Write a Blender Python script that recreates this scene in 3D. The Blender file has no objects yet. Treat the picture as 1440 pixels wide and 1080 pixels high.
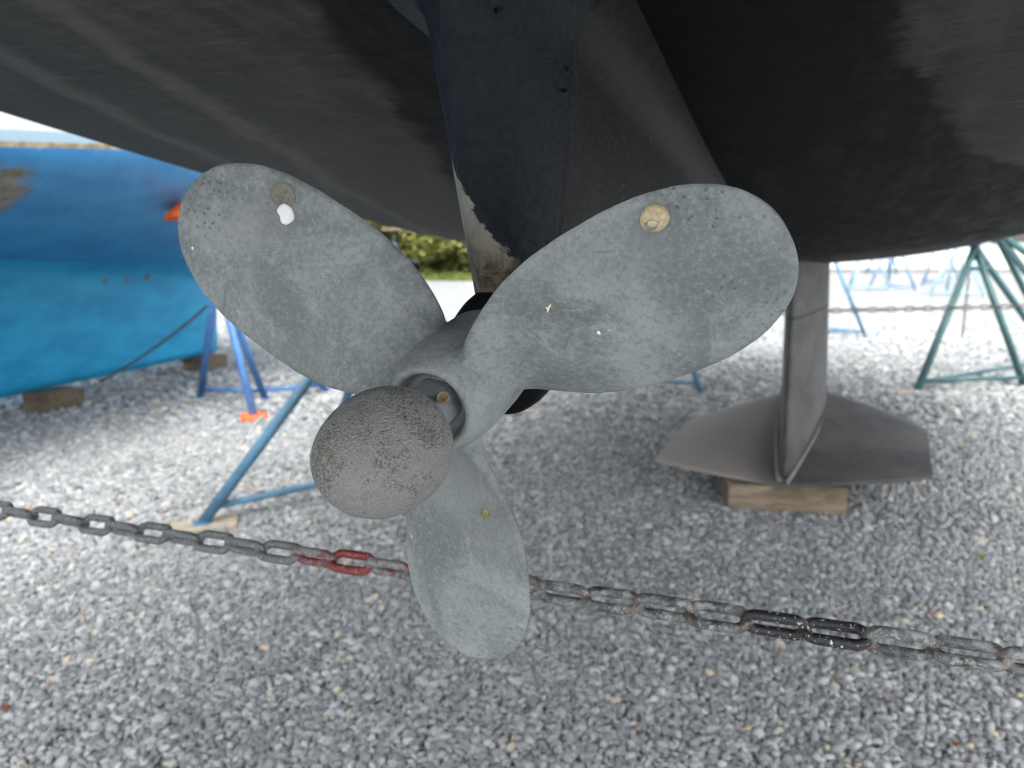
import bpy, bmesh, math, random
from mathutils import Vector, Matrix
import numpy as np

R = math.radians
sc = bpy.context.scene
col = sc.collection

# ------------------------------------------------------------------ camera, sky, sun, exposure
cam = bpy.data.cameras.new('camera')
cam.lens = 27.05; cam.sensor_width = 36; cam.clip_start = 0.01; cam.clip_end = 1000
cam.dof.use_dof = True; cam.dof.focus_distance = 0.435; cam.dof.aperture_fstop = 9.8
cam_o = bpy.data.objects.new('camera', cam); col.objects.link(cam_o)
cam_o.location = (0, 0, 1.1); cam_o.rotation_euler = (R(90 - 10.57), 0, 0)
sc.camera = cam_o

SUN_EL, SUN_AZ = 64, 178          # azimuth clockwise from +Y (view direction)
w = bpy.data.worlds.new('World'); sc.world = w; w.use_nodes = True
nt = w.node_tree; bg = nt.nodes['Background']
sky = nt.nodes.new('ShaderNodeTexSky'); sky.sky_type = 'NISHITA'; sky.sun_disc = False
sky.sun_elevation = R(SUN_EL); sky.sun_rotation = R(SUN_AZ)
sky.air_density = 1.0; sky.dust_density = 4.0; sky.ozone_density = 1.0
hs = nt.nodes.new('ShaderNodeHueSaturation'); hs.inputs['Saturation'].default_value = 0.22
nt.links.new(sky.outputs[0], hs.inputs['Color']); nt.links.new(hs.outputs[0], bg.inputs[0])
bg.inputs[1].default_value = 0.15

sun = bpy.data.lights.new('sun', 'SUN'); sun.energy = .5; sun.angle = R(40); sun.color = (1, .97, .92)
sun_o = bpy.data.objects.new('sun', sun); col.objects.link(sun_o)
az, el = R(SUN_AZ), R(SUN_EL)
sdir = Vector((math.sin(az) * math.cos(el), math.cos(az) * math.cos(el), math.sin(el)))
sun_o.rotation_euler = (-sdir).to_track_quat('-Z', 'Y').to_euler()

vs = sc.view_settings
vs.view_transform = 'Standard'; vs.look = 'None'; vs.gamma = 1.0; vs.use_curve_mapping = False
vs.exposure = 2.1
try:
    sc.cycles.use_denoising = True
    sc.cycles.max_bounces = 5; sc.cycles.diffuse_bounces = 3; sc.cycles.glossy_bounces = 2
    sc.cycles.filter_width = 1.0
    sc.cycles.use_adaptive_sampling = True; sc.cycles.adaptive_threshold = .03
except Exception: pass

# ------------------------------------------------------------------ helpers
def mesh(name, verts, faces, mat=None, parent=None, smooth=True):
    me = bpy.data.meshes.new(name); me.from_pydata([tuple(v) for v in verts], [], faces); me.update()
    if smooth: me.polygons.foreach_set('use_smooth', [True] * len(me.polygons))
    if mat: me.materials.append(mat)
    o = bpy.data.objects.new(name, me); col.objects.link(o)
    if parent: o.parent = parent
    return o

def from_bm(name, bm, mat=None, parent=None, smooth=False):
    bmesh.ops.recalc_face_normals(bm, faces=bm.faces[:])
    me = bpy.data.meshes.new(name); bm.to_mesh(me); bm.free()
    if smooth: me.polygons.foreach_set('use_smooth', [True] * len(me.polygons))
    if mat: me.materials.append(mat)
    o = bpy.data.objects.new(name, me); col.objects.link(o)
    if parent: o.parent = parent
    return o

def empty(name, loc=(0, 0, 0), rot=(0, 0, 0)):
    o = bpy.data.objects.new(name, None); col.objects.link(o)
    o.empty_display_size = .1; o.location = loc; o.rotation_euler = rot
    return o

def tag(o, label=None, cat=None, group=None, kind=None):
    if label: o['label'] = label
    if cat: o['category'] = cat
    if group: o['group'] = group
    if kind: o['kind'] = kind
    return o

def frame_of(d):
    d = Vector(d).normalized()
    a = Vector((0, 0, 1)) if abs(d.z) < .9 else Vector((1, 0, 0))
    u = d.cross(a).normalized(); v = u.cross(d).normalized()
    return u, v

def tube(p0, p1, r0, r1=None, n=14, bm=None, cap=True):
    """a pipe from p0 to p1 added to a bmesh"""
    r1 = r0 if r1 is None else r1
    bm = bm or bmesh.new()
    p0, p1 = Vector(p0), Vector(p1); u, v = frame_of(p1 - p0)
    a = [bm.verts.new(p0 + (u * math.cos(t) + v * math.sin(t)) * r0) for t in [2 * math.pi * i / n for i in range(n)]]
    b = [bm.verts.new(p1 + (u * math.cos(t) + v * math.sin(t)) * r1) for t in [2 * math.pi * i / n for i in range(n)]]
    for i in range(n):
        f = bm.faces.new((a[i], a[(i + 1) % n], b[(i + 1) % n], b[i])); f.smooth = True
    if cap: bm.faces.new(a[::-1]); bm.faces.new(b)
    return bm

def box_bm(sx, sy, sz, M=None, bev=.004, jit=0, seed=0):
    bm = bmesh.new(); bmesh.ops.create_cube(bm, size=1)
    rnd = random.Random(seed)
    for v in bm.verts:
        v.co = Vector((v.co.x * sx, v.co.y * sy, v.co.z * sz)) + Vector([rnd.uniform(-jit, jit) for _ in range(3)])
    if bev: bmesh.ops.bevel(bm, geom=bm.edges[:], offset=bev, segments=2, profile=.6, affect='EDGES')
    if M: bmesh.ops.transform(bm, matrix=M, verts=bm.verts[:])
    return bm

def lathe(name, prof, mat, parent=None, n=64, fn=None):
    """profile [(radius, z)] spun about local Z"""
    vs_, fs = [], []
    for r, z in prof:
        for i in range(n):
            t = 2 * math.pi * i / n; p = Vector((r * math.cos(t), r * math.sin(t), z))
            vs_.append(fn(p) if fn else p)
    m = len(prof)
    for j in range(m - 1):
        for i in range(n):
            fs.append((j * n + i, j * n + (i + 1) % n, (j + 1) * n + (i + 1) % n, (j + 1) * n + i))
    o = mesh(name, vs_, fs, mat, parent)
    return o

# ------------------------------------------------------------------ material kit
class NT:
    def __init__(s, name):
        s.m = bpy.data.materials.new(name); s.m.use_nodes = True
        s.t = s.m.node_tree; s.b = s.t.nodes['Principled BSDF']
    def n(s, typ, **kw):
        x = s.t.nodes.new(typ)
        for k, v in kw.items(): setattr(x, k, v)
        return x
    def l(s, a, b): s.t.links.new(a, b)
    def val(s, sock, v):
        if hasattr(v, 'is_output'): s.l(v, sock)
        elif isinstance(v, (tuple, list)) and len(v) == 3 and sock.type == 'RGBA': sock.default_value = (*v, 1)
        else: sock.default_value = v
    def coord(s, which='Object', scale=(1, 1, 1)):
        if which == 'World': c = s.n('ShaderNodeNewGeometry').outputs['Position']
        else: c = s.n('ShaderNodeTexCoord').outputs[which]
        if tuple(scale) != (1, 1, 1):
            mp = s.n('ShaderNodeMapping'); mp.inputs['Scale'].default_value = scale; s.l(c, mp.inputs[0]); c = mp.outputs[0]
        return c
    def noise(s, c, scale, detail=4, rough=.6, dist=0):
        x = s.n('ShaderNodeTexNoise'); s.l(c, x.inputs['Vector'])
        x.inputs['Scale'].default_value = scale; x.inputs['Detail'].default_value = detail
        x.inputs['Roughness'].default_value = rough; x.inputs['Distortion'].default_value = dist
        return x.outputs['Fac']
    def voro(s, c, scale, out='Distance', feature='F1', rnd=1):
        x = s.n('ShaderNodeTexVoronoi', feature=feature); s.l(c, x.inputs['Vector'])
        x.inputs['Scale'].default_value = scale; x.inputs['Randomness'].default_value = rnd
        return x.outputs[out]
    def ramp(s, f, lo, hi, a=0., b=1.):
        x = s.n('ShaderNodeMapRange'); x.interpolation_type = 'SMOOTHSTEP'
        s.val(x.inputs[0], f)
        for i, v in enumerate((lo, hi, a, b)): x.inputs[i + 1].default_value = v
        return x.outputs[0]
    def math(s, op, a, b=0., c=None):
        x = s.n('ShaderNodeMath', operation=op); s.val(x.inputs[0], a); s.val(x.inputs[1], b)
        if c is not None: s.val(x.inputs[2], c)
        return x.outputs[0]
    def mix(s, f, a, b, typ='MIX'):
        x = s.n('ShaderNodeMix', data_type='RGBA', blend_type=typ)
        s.val(x.inputs[0], f); s.val(x.inputs[6], a); s.val(x.inputs[7], b); return x.outputs[2]
    def xyz(s, c):
        x = s.n('ShaderNodeSeparateXYZ'); s.l(c, x.inputs[0]); return x.outputs
    def bump(s, h, strength=.3, dist=.002):
        x = s.n('ShaderNodeBump'); x.inputs['Strength'].default_value = strength; x.inputs['Distance'].default_value = dist
        s.val(x.inputs['Height'], h); s.l(x.outputs[0], s.b.inputs['Normal'])
    def near(s, c, pt, r0, r1):
        """1 near a point, 0 beyond r1"""
        v = s.n('ShaderNodeVectorMath', operation='DISTANCE'); s.l(c, v.inputs[0]); v.inputs[1].default_value = pt
        return s.ramp(v.outputs['Value'], r0, r1, 1., 0.)
    def out(s, colr, rough=.6, spec=.5, metal=0.):
        s.val(s.b.inputs['Base Color'], colr); s.val(s.b.inputs['Roughness'], rough)
        s.val(s.b.inputs['Specular IOR Level'], spec); s.val(s.b.inputs['Metallic'], metal)
        return s.m

def simple(name, c, var=.25, scale=30, rough=.6, which='Object', spec=.4, bump=.2, bd=.001):
    k = NT(name); co = k.coord(which)
    a = k.noise(co, scale, 5); b = k.noise(co, scale * .2, 3)
    f = k.math('MULTIPLY_ADD', a, .6, k.math('MULTIPLY', b, .4))
    lo = tuple(x * (1 - var) for x in c); hi = tuple(min(1, x * (1 + var)) for x in c)
    k.bump(a, bump, bd)
    return k.out(k.mix(k.ramp(f, .3, .7), lo, hi), rough, spec)

# gravel stone
def gravel_mat(name, instanced):
    k = NT(name); co = k.coord('Object')
    if instanced:
        rnd = k.n('ShaderNodeObjectInfo').outputs['Random']
        wn = k.n('ShaderNodeTexWhiteNoise', noise_dimensions='1D'); k.l(rnd, wn.inputs['W'])
        v = rnd; v2 = wn.outputs['Value']
        fine = k.noise(co, 120, 4)
        gco = k.coord('World')
    else:
        gco = co
        vc = k.n('ShaderNodeTexVoronoi'); k.l(co, vc.inputs['Vector']); vc.inputs['Scale'].default_value = 36
        sp = k.n('ShaderNodeSeparateColor'); k.l(vc.outputs['Color'], sp.inputs[0])
        v, v2 = sp.outputs[0], sp.outputs[1]
        fine = k.noise(co, 90, 4)
    cr = k.n('ShaderNodeValToRGB'); k.l(v, cr.inputs[0])
    el = cr.color_ramp.elements
    el[0].position = 0; el[0].color = (.12, .128, .131, 1)
    el[1].position = 1; el[1].color = (.54, .545, .525, 1)
    for p, c in ((.25, (.185, .197, .204, 1)), (.6, (.29, .306, .313, 1)), (.88, (.40, .41, .408, 1))):
        e = el.new(p); e.color = c
    warm = k.ramp(v2, .978, .982)
    red = k.ramp(v2, .9955, .997)
    c = k.mix(warm, cr.outputs[0], (.58, .48, .32))
    c = k.mix(red, c, (.36, .18, .12))
    c = k.mix(k.ramp(fine, .3, .75, 0., .45), c, (.33, .345, .345))
    dust = k.noise(gco, .9, 5, .6, .3)
    c = k.mix(k.ramp(dust, .42, .66, 0, .40), c, (.31, .317, .308))
    c = k.mix(k.ramp(k.noise(gco, 2.3, 4), .56, .72, 0, .35), c, (.14, .148, .15))
    if not instanced:
        dd = k.voro(co, 36)
        c = k.mix(.22, c, (.10, .10, .10))
        c = k.mix(k.ramp(dd, .45, .9, 0, .6), c, (.13, .135, .14))  # shade in the gaps between stones, painted into the bed colour
        k.bump(k.math('SUBTRACT', 1., dd), .8, .02)
    return k.out(c, .8, .3)

def metal_prop():
    k = NT('propeller_grey_metal'); co = k.coord('World'); lo = k.coord('Object')
    a = k.noise(co, 17, 9, .60, .5); b = k.noise(co, 340, 5, .75); d = k.noise(co, 9, 3, .5)
    c = k.mix(k.ramp(a, .36, .64), (.126, .145, .149), (.246, .270, .272))
    c = k.mix(k.ramp(b, .48, .68, 0, .42), c, (.32, .345, .35))
    c = k.mix(k.ramp(b, .50, .34, 0, .45), c, (.080, .096, .103))
    c = k.mix(k.ramp(d, .50, .68, 0, .45), c, (.165, .176, .165))
    e = k.noise(co, 31, 9, .78, .9)
    c = k.mix(k.ramp(e, .53, .68, 0, .48), c, (.36, .378, .376))
    # pits, thickest towards the blade tips
    rad = k.n('ShaderNodeVectorMath', operation='LENGTH'); k.l(lo, rad.inputs[0])
    tip = k.ramp(rad.outputs['Value'], .125, .185)
    vd = k.voro(co, 240); msk = k.ramp(k.math('MULTIPLY_ADD', tip, .16, k.noise(co, 19, 3)), .62, .74)
    pit = k.math('MULTIPLY', k.ramp(vd, .30, .16), msk)
    c = k.mix(k.math('MULTIPLY', pit, .6), c, (.050, .058, .063))
    # hairline scores
    sc_ = k.coord('World', (30, 30, 420)); s1 = k.noise(sc_, 1.0, 6, .7, .4)
    c = k.mix(k.ramp(s1, .62, .68, 0, .45), c, (.07, .078, .082))
    h = k.math('SUBTRACT', k.math('MULTIPLY_ADD', b, .35, a), k.math('MULTIPLY', pit, 1.5))
    k.bump(h, .30, .0010)
    return k.out(c, k.ramp(a, .3, .7, .46, .64), .4)

def anode_mat():
    k = NT('pitted_zinc'); co = k.coord('Object')
    a = k.noise(co, 820, 6, .8); b = k.noise(co, 30, 6, .65, .9); v = k.voro(co, 900)
    c = k.mix(k.ramp(a, .37, .61), (.075, .078, .072), (.42, .42, .395))
    c = k.mix(k.ramp(v, .24, .08, 0, .75), c, (.62, .61, .56))
    c = k.mix(k.ramp(b, .45, .56, 0, .62), c, (.36, .365, .352))
    c = k.mix(k.ramp(b, .46, .30, 0, .45), c, (.11, .113, .10))
    warm = k.noise(co, 150, 2); c = k.mix(k.ramp(warm, .62, .75, 0, .5), c, (.26, .20, .11))
    k.bump(k.math('ADD', k.math('MULTIPLY_ADD', a, 1., k.math('MULTIPLY', v, .8)), k.math('MULTIPLY', b, 2.)), .9, .0022)
    return k.out(c, .85, .25)

def hull_mat():
    # boat frame: X starboard, Y forward, Z up
    k = NT('black_antifouling'); co = k.coord('Object'); x, y, z = k.xyz(co)
    st = k.noise(k.coord('Object', (9, 2.2, 9)), 3.2, 7, .7, .3)
    st2 = k.noise(k.coord('Object', (13, 64, 30)), 1.6, 7, .78, .4)
    n = k.noise(co, 5, 3)
    wob = k.math('MULTIPLY_ADD', k.noise(co, 9, 6, .7), .10, -.05)
    xs = k.math('ADD', x, wob)
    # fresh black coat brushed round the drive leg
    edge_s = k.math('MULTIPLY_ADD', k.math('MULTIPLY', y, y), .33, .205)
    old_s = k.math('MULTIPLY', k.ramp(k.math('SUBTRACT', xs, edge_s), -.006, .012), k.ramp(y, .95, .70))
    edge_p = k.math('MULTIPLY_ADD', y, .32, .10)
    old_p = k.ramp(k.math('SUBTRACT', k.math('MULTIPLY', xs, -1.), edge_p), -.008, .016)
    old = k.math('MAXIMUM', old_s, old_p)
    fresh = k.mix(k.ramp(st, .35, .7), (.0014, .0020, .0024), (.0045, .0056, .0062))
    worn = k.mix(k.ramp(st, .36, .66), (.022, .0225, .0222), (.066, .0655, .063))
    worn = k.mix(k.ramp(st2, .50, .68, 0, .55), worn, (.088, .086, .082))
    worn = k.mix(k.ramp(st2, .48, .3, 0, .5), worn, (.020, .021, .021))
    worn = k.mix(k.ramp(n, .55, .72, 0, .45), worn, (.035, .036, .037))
    # two paler streaks along the port run: crease reflections painted into the colour
    for x0, sl, wd in ((-.44, -.33, .035), (-.30, -.32, .028)):
        dd = k.math('ABSOLUTE', k.math('SUBTRACT', xs, k.math('MULTIPLY_ADD', y, sl, x0)))
        worn = k.mix(k.math('MULTIPLY', k.ramp(dd, wd, .004), .42), worn, (.13, .126, .12))
    # paler antifouling towards the middle of the boat
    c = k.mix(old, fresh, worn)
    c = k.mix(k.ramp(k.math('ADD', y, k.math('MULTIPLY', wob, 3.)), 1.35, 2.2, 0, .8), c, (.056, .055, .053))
    top = k.ramp(z, 1.80, 1.805)
    c = k.mix(top, c, (.78, .78, .76))
    k.bump(k.math('MULTIPLY_ADD', st2, 1., k.math('MULTIPLY', k.noise(co, 90, 4), .5)), .35, .003)
    return k.out(c, k.ramp(st, .3, .7, .5, .7), .10)

def leg_mat():
    k = NT('drive_leg_paint'); co = k.coord('Object'); x, y, z = k.xyz(co)
    n = k.noise(co, 170, 4, .7); n2 = k.noise(co, 30, 6, .75, .4)
    navy = k.mix(k.ramp(n, .3, .7), (.0038, .0055, .0088), (.0105, .0142, .0200))
    blk = k.mix(k.ramp(n2, .3, .7), (.0065, .0078, .0084), (.0130, .0148, .0156))
    c = k.mix(k.ramp(y, .078, .086), navy, blk)
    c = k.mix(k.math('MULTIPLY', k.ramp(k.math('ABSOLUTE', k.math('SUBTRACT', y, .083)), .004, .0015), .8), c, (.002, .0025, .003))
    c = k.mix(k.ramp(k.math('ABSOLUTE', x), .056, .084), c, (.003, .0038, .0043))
    # chips of white
    v = k.voro(co, 95); v2 = k.n('ShaderNodeTexVoronoi'); k.l(co, v2.inputs['Vector']); v2.inputs['Scale'].default_value = 95
    sp = k.n('ShaderNodeSeparateColor'); k.l(v2.outputs['Color'], sp.inputs[0])
    c = k.mix(k.math('MULTIPLY', k.ramp(v, .09, .06), k.ramp(sp.outputs[0], .93, .94)), c, (.4, .42, .45))
    # paint worn off low on the port trailing edge: primer, then brown slime
    ln = k.math('SUBTRACT', k.math('MULTIPLY_ADD', x, -1.6, 1.112), z)
    ln = k.math('ADD', ln, k.math('MULTIPLY_ADD', n2, .05, -.025))
    worn = k.math('MULTIPLY', k.ramp(ln, -.001, .004), k.ramp(y, .17, .13))
    brown = k.mix(k.ramp(k.noise(co, 75, 6, .75, .6), .36, .64), (.022, .021, .017), (.150, .130, .090))
    grey = k.mix(k.ramp(n, .3, .7), (.24, .245, .24), (.36, .36, .35))
    wc = k.mix(k.ramp(k.math('MULTIPLY_ADD', n2, .012, x), -.020, -.029), brown, grey)
    wc = k.mix(k.ramp(z, 1.075, 1.125, 0, .7), wc, (.30, .30, .27))
    c = k.mix(worn, c, wc)
    k.bump(k.math('ADD', n, n2), .6, .0022)
    return k.out(c, .5, .16)

def keel_mat():
    k = NT('worn_keel_paint_port_lit'); co = k.coord('Object'); x, y, z = k.xyz(co)
    a = k.noise(k.coord('Object', (3, 3, 5)), 1.3, 5, .6, .3); b = k.noise(co, 40, 4)
    c = k.mix(k.ramp(a, .32, .68), (.066, .067, .069), (.130, .126, .122))
    c = k.mix(k.ramp(b, .5, .8, 0, .4), c, (.19, .18, .17))
    c = k.mix(k.math('MULTIPLY', k.ramp(k.math('MULTIPLY_ADD', a, .1, x), .05, -.12), k.ramp(z, .62, .3)), c, (.27, .245, .225))  # paler brown low to port: falling light painted into the keel colour
    k.bump(b, .15, .002)
    return k.out(c, .6, .35)

def blue_hull_mat():
    k = NT('blue_antifouling'); co = k.coord('Object'); x, y, z = k.xyz(co)
    a = k.noise(k.coord('Object', (1, 1, 3)), 2.2, 6, .65, .3); b = k.noise(co, 16, 5, .7)
    blue = k.mix(k.ramp(a, .35, .65), (.034, .225, .52), (.055, .31, .63))
    blue = k.mix(k.ramp(b, .52, .68, 0, .5), blue, (.09, .34, .60))
    # rubbed through to brown-grey at one spot
    nn = k.math('MULTIPLY_ADD', b, .30, -.15)
    vd = k.n('ShaderNodeVectorMath', operation='DISTANCE'); k.l(co, vd.inputs[0]); vd.inputs[1].default_value = (1.02, -3.05, 1.36)
    pm = k.ramp(k.math('ADD', vd.outputs['Value'], nn), .24, .17)
    blue = k.mix(pm, blue, k.mix(k.ramp(b, .35, .65), (.16, .13, .09), (.30, .27, .22)))
    wl = k.math('SUBTRACT', z, k.math('MULTIPLY', y, .09))      # height over the tilted waterline
    wl = k.math('ADD', wl, k.math('MULTIPLY_ADD', b, .012, -.006))
    c = k.mix(k.ramp(wl, 1.768, 1.774), blue, k.mix(k.ramp(b, .35, .7), (.32, .22, .11), (.55, .46, .32)))
    c = k.mix(k.ramp(wl, 1.792, 1.798), c, (.42, .60, .72))
    c = k.mix(k.ramp(wl, 1.840, 1.844), c, (.82, .83, .83))
    k.bump(b, .25, .004)
    return k.out(c, .45, .4)

def cyan_keel_mat():
    k = NT('turquoise_keel_paint'); co = k.coord('Object')
    a = k.noise(k.coord('Object', (1, 1, 2.5)), 2.6, 6, .65); b = k.noise(co, 22, 5, .7)
    c = k.mix(k.ramp(a, .35, .65), (.014, .31, .60), (.028, .42, .73))
    c = k.mix(k.ramp(b, .58, .8, 0, .4), c, (.05, .30, .42))
    for p in ((.13, -1.42, .82), (.13, -1.22, .815), (.13, -1.03, .828), (.13, -2.55, .86)):
        c = k.mix(k.near(co, p, .015, .04), c, (.16, .14, .08))
    k.bump(b, .2, .004)
    return k.out(c, .5, .4)

def chain_mat(name, base, over=None, amt=0., flecks=False, rust=.5):
    k = NT(name); co = k.coord('World'); a = k.noise(co, 260, 5, .7); b = k.noise(co, 70, 4, .65)
    c = k.mix(k.ramp(a, .32, .7), tuple(x * .55 for x in base), tuple(min(1, x * 1.5) for x in base))
    if over:
        c = k.mix(k.ramp(b, 1 - amt - .06, 1 - amt + .06), c, over)
    if 'rusty' in name: c = k.mix(k.ramp(k.noise(co, 55, 6, .75, .5), .50, .60, 0, .7), c, (.40, .41, .40))
    r = k.noise(co, 110, 4, .7)
    c = k.mix(k.ramp(r, .60, .74, 0, rust), c, (.15, .055, .022))
    ox = k.math('ABSOLUTE', k.xyz(k.coord('Object'))[0])
    c = k.mix(k.math('MULTIPLY', k.ramp(ox, .0165, .0195), k.ramp(r, .42, .6, 0, rust * 1.2)), c, (.13, .06, .032))
    if flecks: c = k.mix(k.ramp(k.noise(co, 330, 3, .6), .60, .66), c, (.62, .62, .62))
    else: c = k.mix(k.ramp(k.noise(co, 420, 3), .60, .70, 0, .7), c, (.46, .48, .49))
    k.bump(a, .5, .0008)
    return k.out(c, .5, .5)

def paint_mat(name, c, rust=.35):
    k = NT(name); co = k.coord('World'); a = k.noise(co, 7, 5, .7); b = k.noise(co, 60, 4, .7)
    x = k.mix(k.ramp(a, .3, .7), tuple(v * .72 for v in c), tuple(min(1, v * 1.22) for v in c))
    x = k.mix(k.ramp(b, .63, .74, 0, rust), x, (.16, .085, .045))
    k.bump(b, .15, .001)
    return k.out(x, .48, .45)

def wood_mat(name, c1, c2):
    k = NT(name); co = k.coord('Object', (1.5, 14, 14)); a = k.noise(co, 4, 6, .65, .8); b = k.noise(k.coord('Object'), 9, 3)
    c = k.mix(k.ramp(a, .32, .68), c1, c2); c = k.mix(k.ramp(b, .55, .75, 0, .5), c, tuple(v * .55 for v in c1))
    k.bump(a, .4, .003)
    return k.out(c, .85, .2)

def leaf_mat(name, c1, c2):
    k = NT(name); co = k.coord('World'); a = k.noise(co, 1.3, 3); b = k.noise(co, 9, 2)
    c = k.mix(k.ramp(k.math('MULTIPLY_ADD', a, .6, k.math('MULTIPLY', b, .4)), .35, .65), c1, c2)
    k.out(c, .6, .25)
    k.b.inputs['Subsurface Weight'].default_value = 0
    tr = k.n('ShaderNodeBsdfTranslucent'); k.l(c, tr.inputs[0]); mx = k.n('ShaderNodeMixShader'); mx.inputs[0].default_value = .35
    o = [n for n in k.t.nodes if n.type == 'OUTPUT_MATERIAL'][0]
    k.l(k.b.outputs[0], mx.inputs[1]); k.l(tr.outputs[0], mx.inputs[2]); k.l(mx.outputs[0], o.inputs[0])
    return k.m

M = dict(
    gravel=gravel_mat('gravel_stone', True), ground=gravel_mat('gravel_bed', False),
    apron=simple('pale_concrete', (.36, .355, .335), .12, 1.5, .85),
    kerb=simple('kerb_concrete', (.24, .235, .22), .2, 6, .9),
    fillet=simple('worn_fillet', (.24, .235, .225), .3, 25, .7),
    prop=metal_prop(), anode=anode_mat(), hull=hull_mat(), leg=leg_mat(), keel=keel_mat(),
    blue=blue_hull_mat(), cyan=cyan_keel_mat(),
    gear=simple('gearcase_black', (.006, .0065, .0075), .3, 60, .55, spec=.1),
    nut=simple('nut_metal', (.19, .21, .22), .3, 200, .5, 'World', bump=.4),
    brass=simple('stained_brass', (.20, .15, .085), .6, 600, .6, 'World'),
    shell=simple('tan_shell', (.50, .40, .25), .30, 500, .55, 'World', bump=.5),
    scar=simple('shell_scar', (.155, .152, .120), .3, 500, .7, 'World'),
    white=simple('white_shell', (.78, .79, .78), .08, 300, .6, 'World'),
    crust=simple('ochre_crust', (.27, .22, .10), .6, 700, .8, 'World', bump=.8),
    chain=chain_mat('galvanised_chain', (.115, .123, .128), rust=.2),
    chain_rust=chain_mat('rusty_chain', (.125, .13, .13), (.045, .042, .04), .45, rust=.55),
    chain_red=chain_mat('red_painted_chain', (.17, .024, .022), rust=.1),
    chain_mixed=chain_mat('part_red_chain', (.15, .155, .165), (.15, .028, .026), .5, rust=.3),
    chain_faded=chain_mat('faded_red_chain', (.17, .175, .18), (.13, .035, .034), .42, rust=.15),
    chain_black=chain_mat('black_painted_chain', (.018, .018, .019), flecks=True, rust=.25),
    chain_dark=chain_mat('dark_chain', (.05, .045, .042), rust=.7),
    stand_blue=paint_mat('blue_stand_paint', (.075, .20, .46)), stand_light=paint_mat('light_blue_stand_paint', (.085, .20, .30)),
    stand_far=paint_mat('hazed_blue_stand_paint', (.20, .29, .46), .2), stand_teal=paint_mat('teal_stand_paint', (.040, .105, .112)), stand_pale=paint_mat('pale_blue_stand_paint', (.36, .52, .58), .15),  # stand_far: blue lightened, distance haze painted into the colour
    orange=paint_mat('orange_paint', (.75, .13, .03), .1), steel=paint_mat('dull_steel', (.16, .15, .14), .8),
    rubber=simple('black_pad', (.02, .02, .02), .3, 30, .7),
    timber=wood_mat('weathered_timber', (.15, .115, .08), (.30, .245, .18)),
    dark_timber=wood_mat('dark_timber', (.10, .08, .055), (.21, .17, .12)),
    board=wood_mat('pale_board', (.27, .225, .165), (.42, .36, .28)),
    bark=simple('bark', (.14, .11, .085), .4, 12, .9, bump=.6, bd=.02),
    leaf=leaf_mat('olive_leaves', (.08, .12, .03), (.24, .26, .08)),
    leaf2=leaf_mat('yellow_green_leaves', (.13, .16, .035), (.36, .36, .12)),
    dry=leaf_mat('dry_leaf', (.20, .06, .03), (.30, .10, .05)), weed=leaf_mat('weed_leaf', (.16, .26, .04), (.30, .38, .08)),
    weed_pale=leaf_mat('pale_weed_leaf', (.34, .42, .12), (.55, .60, .25)),
    grass=leaf_mat('grass_blades', (.10, .14, .03), (.22, .25, .07)),
)

# ------------------------------------------------------------------ ground
def ground_sheet():
    # fine near the camera, coarse to the horizon, gently uneven
    xs = np.concatenate([np.linspace(-300, -14, 16), np.linspace(-13, 13, 105), np.linspace(14, 300, 16)])
    ys = np.concatenate([np.linspace(-120, -4, 10), np.linspace(-3, 14, 70), np.linspace(15, 500, 24)])
    V = [(x, y, .010 * math.sin(x * 2.1 + y * 1.3) * math.cos(y * 1.7 - x * .6) * (1 if abs(x) < 14 and -4 < y < 14 else 0)) for y in ys for x in xs]
    nx = len(xs)
    Fc = [(j * nx + i, j * nx + i + 1, (j + 1) * nx + i + 1, (j + 1) * nx + i) for j in range(len(ys) - 1) for i in range(nx - 1)]
    o = mesh('ground', V, Fc, M['ground']); return tag(o, kind='structure')
ground_sheet()
def gz(x, y): return .010 * math.sin(x * 2.1 + y * 1.3) * math.cos(y * 1.7 - x * .6)

o = mesh('paved_apron', [(-60, 27, .02), (120, 27, .02), (120, 120, .02), (-60, 120, .02)], [(0, 1, 2, 3)], M['apron'])
tag(o, kind='structure')

o = from_bm('kerb', box_bm(180, .22, .14, Matrix.Translation((30, 26.9, .07)), .02), M['kerb']); tag(o, kind='structure')

def stone_protos():
    c = bpy.data.collections.new('stone_shapes')
    for i in range(9):
        rnd = random.Random(i + 40)
        bm = bmesh.new(); bmesh.ops.create_icosphere(bm, subdivisions=2, radius=.5)
        cuts = [(Vector([rnd.gauss(0, 1) for _ in range(3)]).normalized(), rnd.uniform(.26, .42)) for _ in range(9)]
        for v in bm.verts:
            p = v.co.copy()
            for nrm, dd in cuts:
                e = p.dot(nrm) - dd
                if e > 0: p -= nrm * e * .88
            v.co = Vector((p.x * rnd.uniform(1.08, 1.1) * (1.15 + .1 * (i % 3)), p.y, p.z * (.62 + .07 * (i % 4))))
        me = bpy.data.meshes.new('stone'); bm.to_mesh(me); bm.free(); me.materials.append(M['gravel'])
        me.polygons.foreach_set('use_smooth', [i % 3 != 0] * len(me.polygons))
        s = bpy.data.objects.new('stone', me); c.objects.link(s)
    return c

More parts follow.
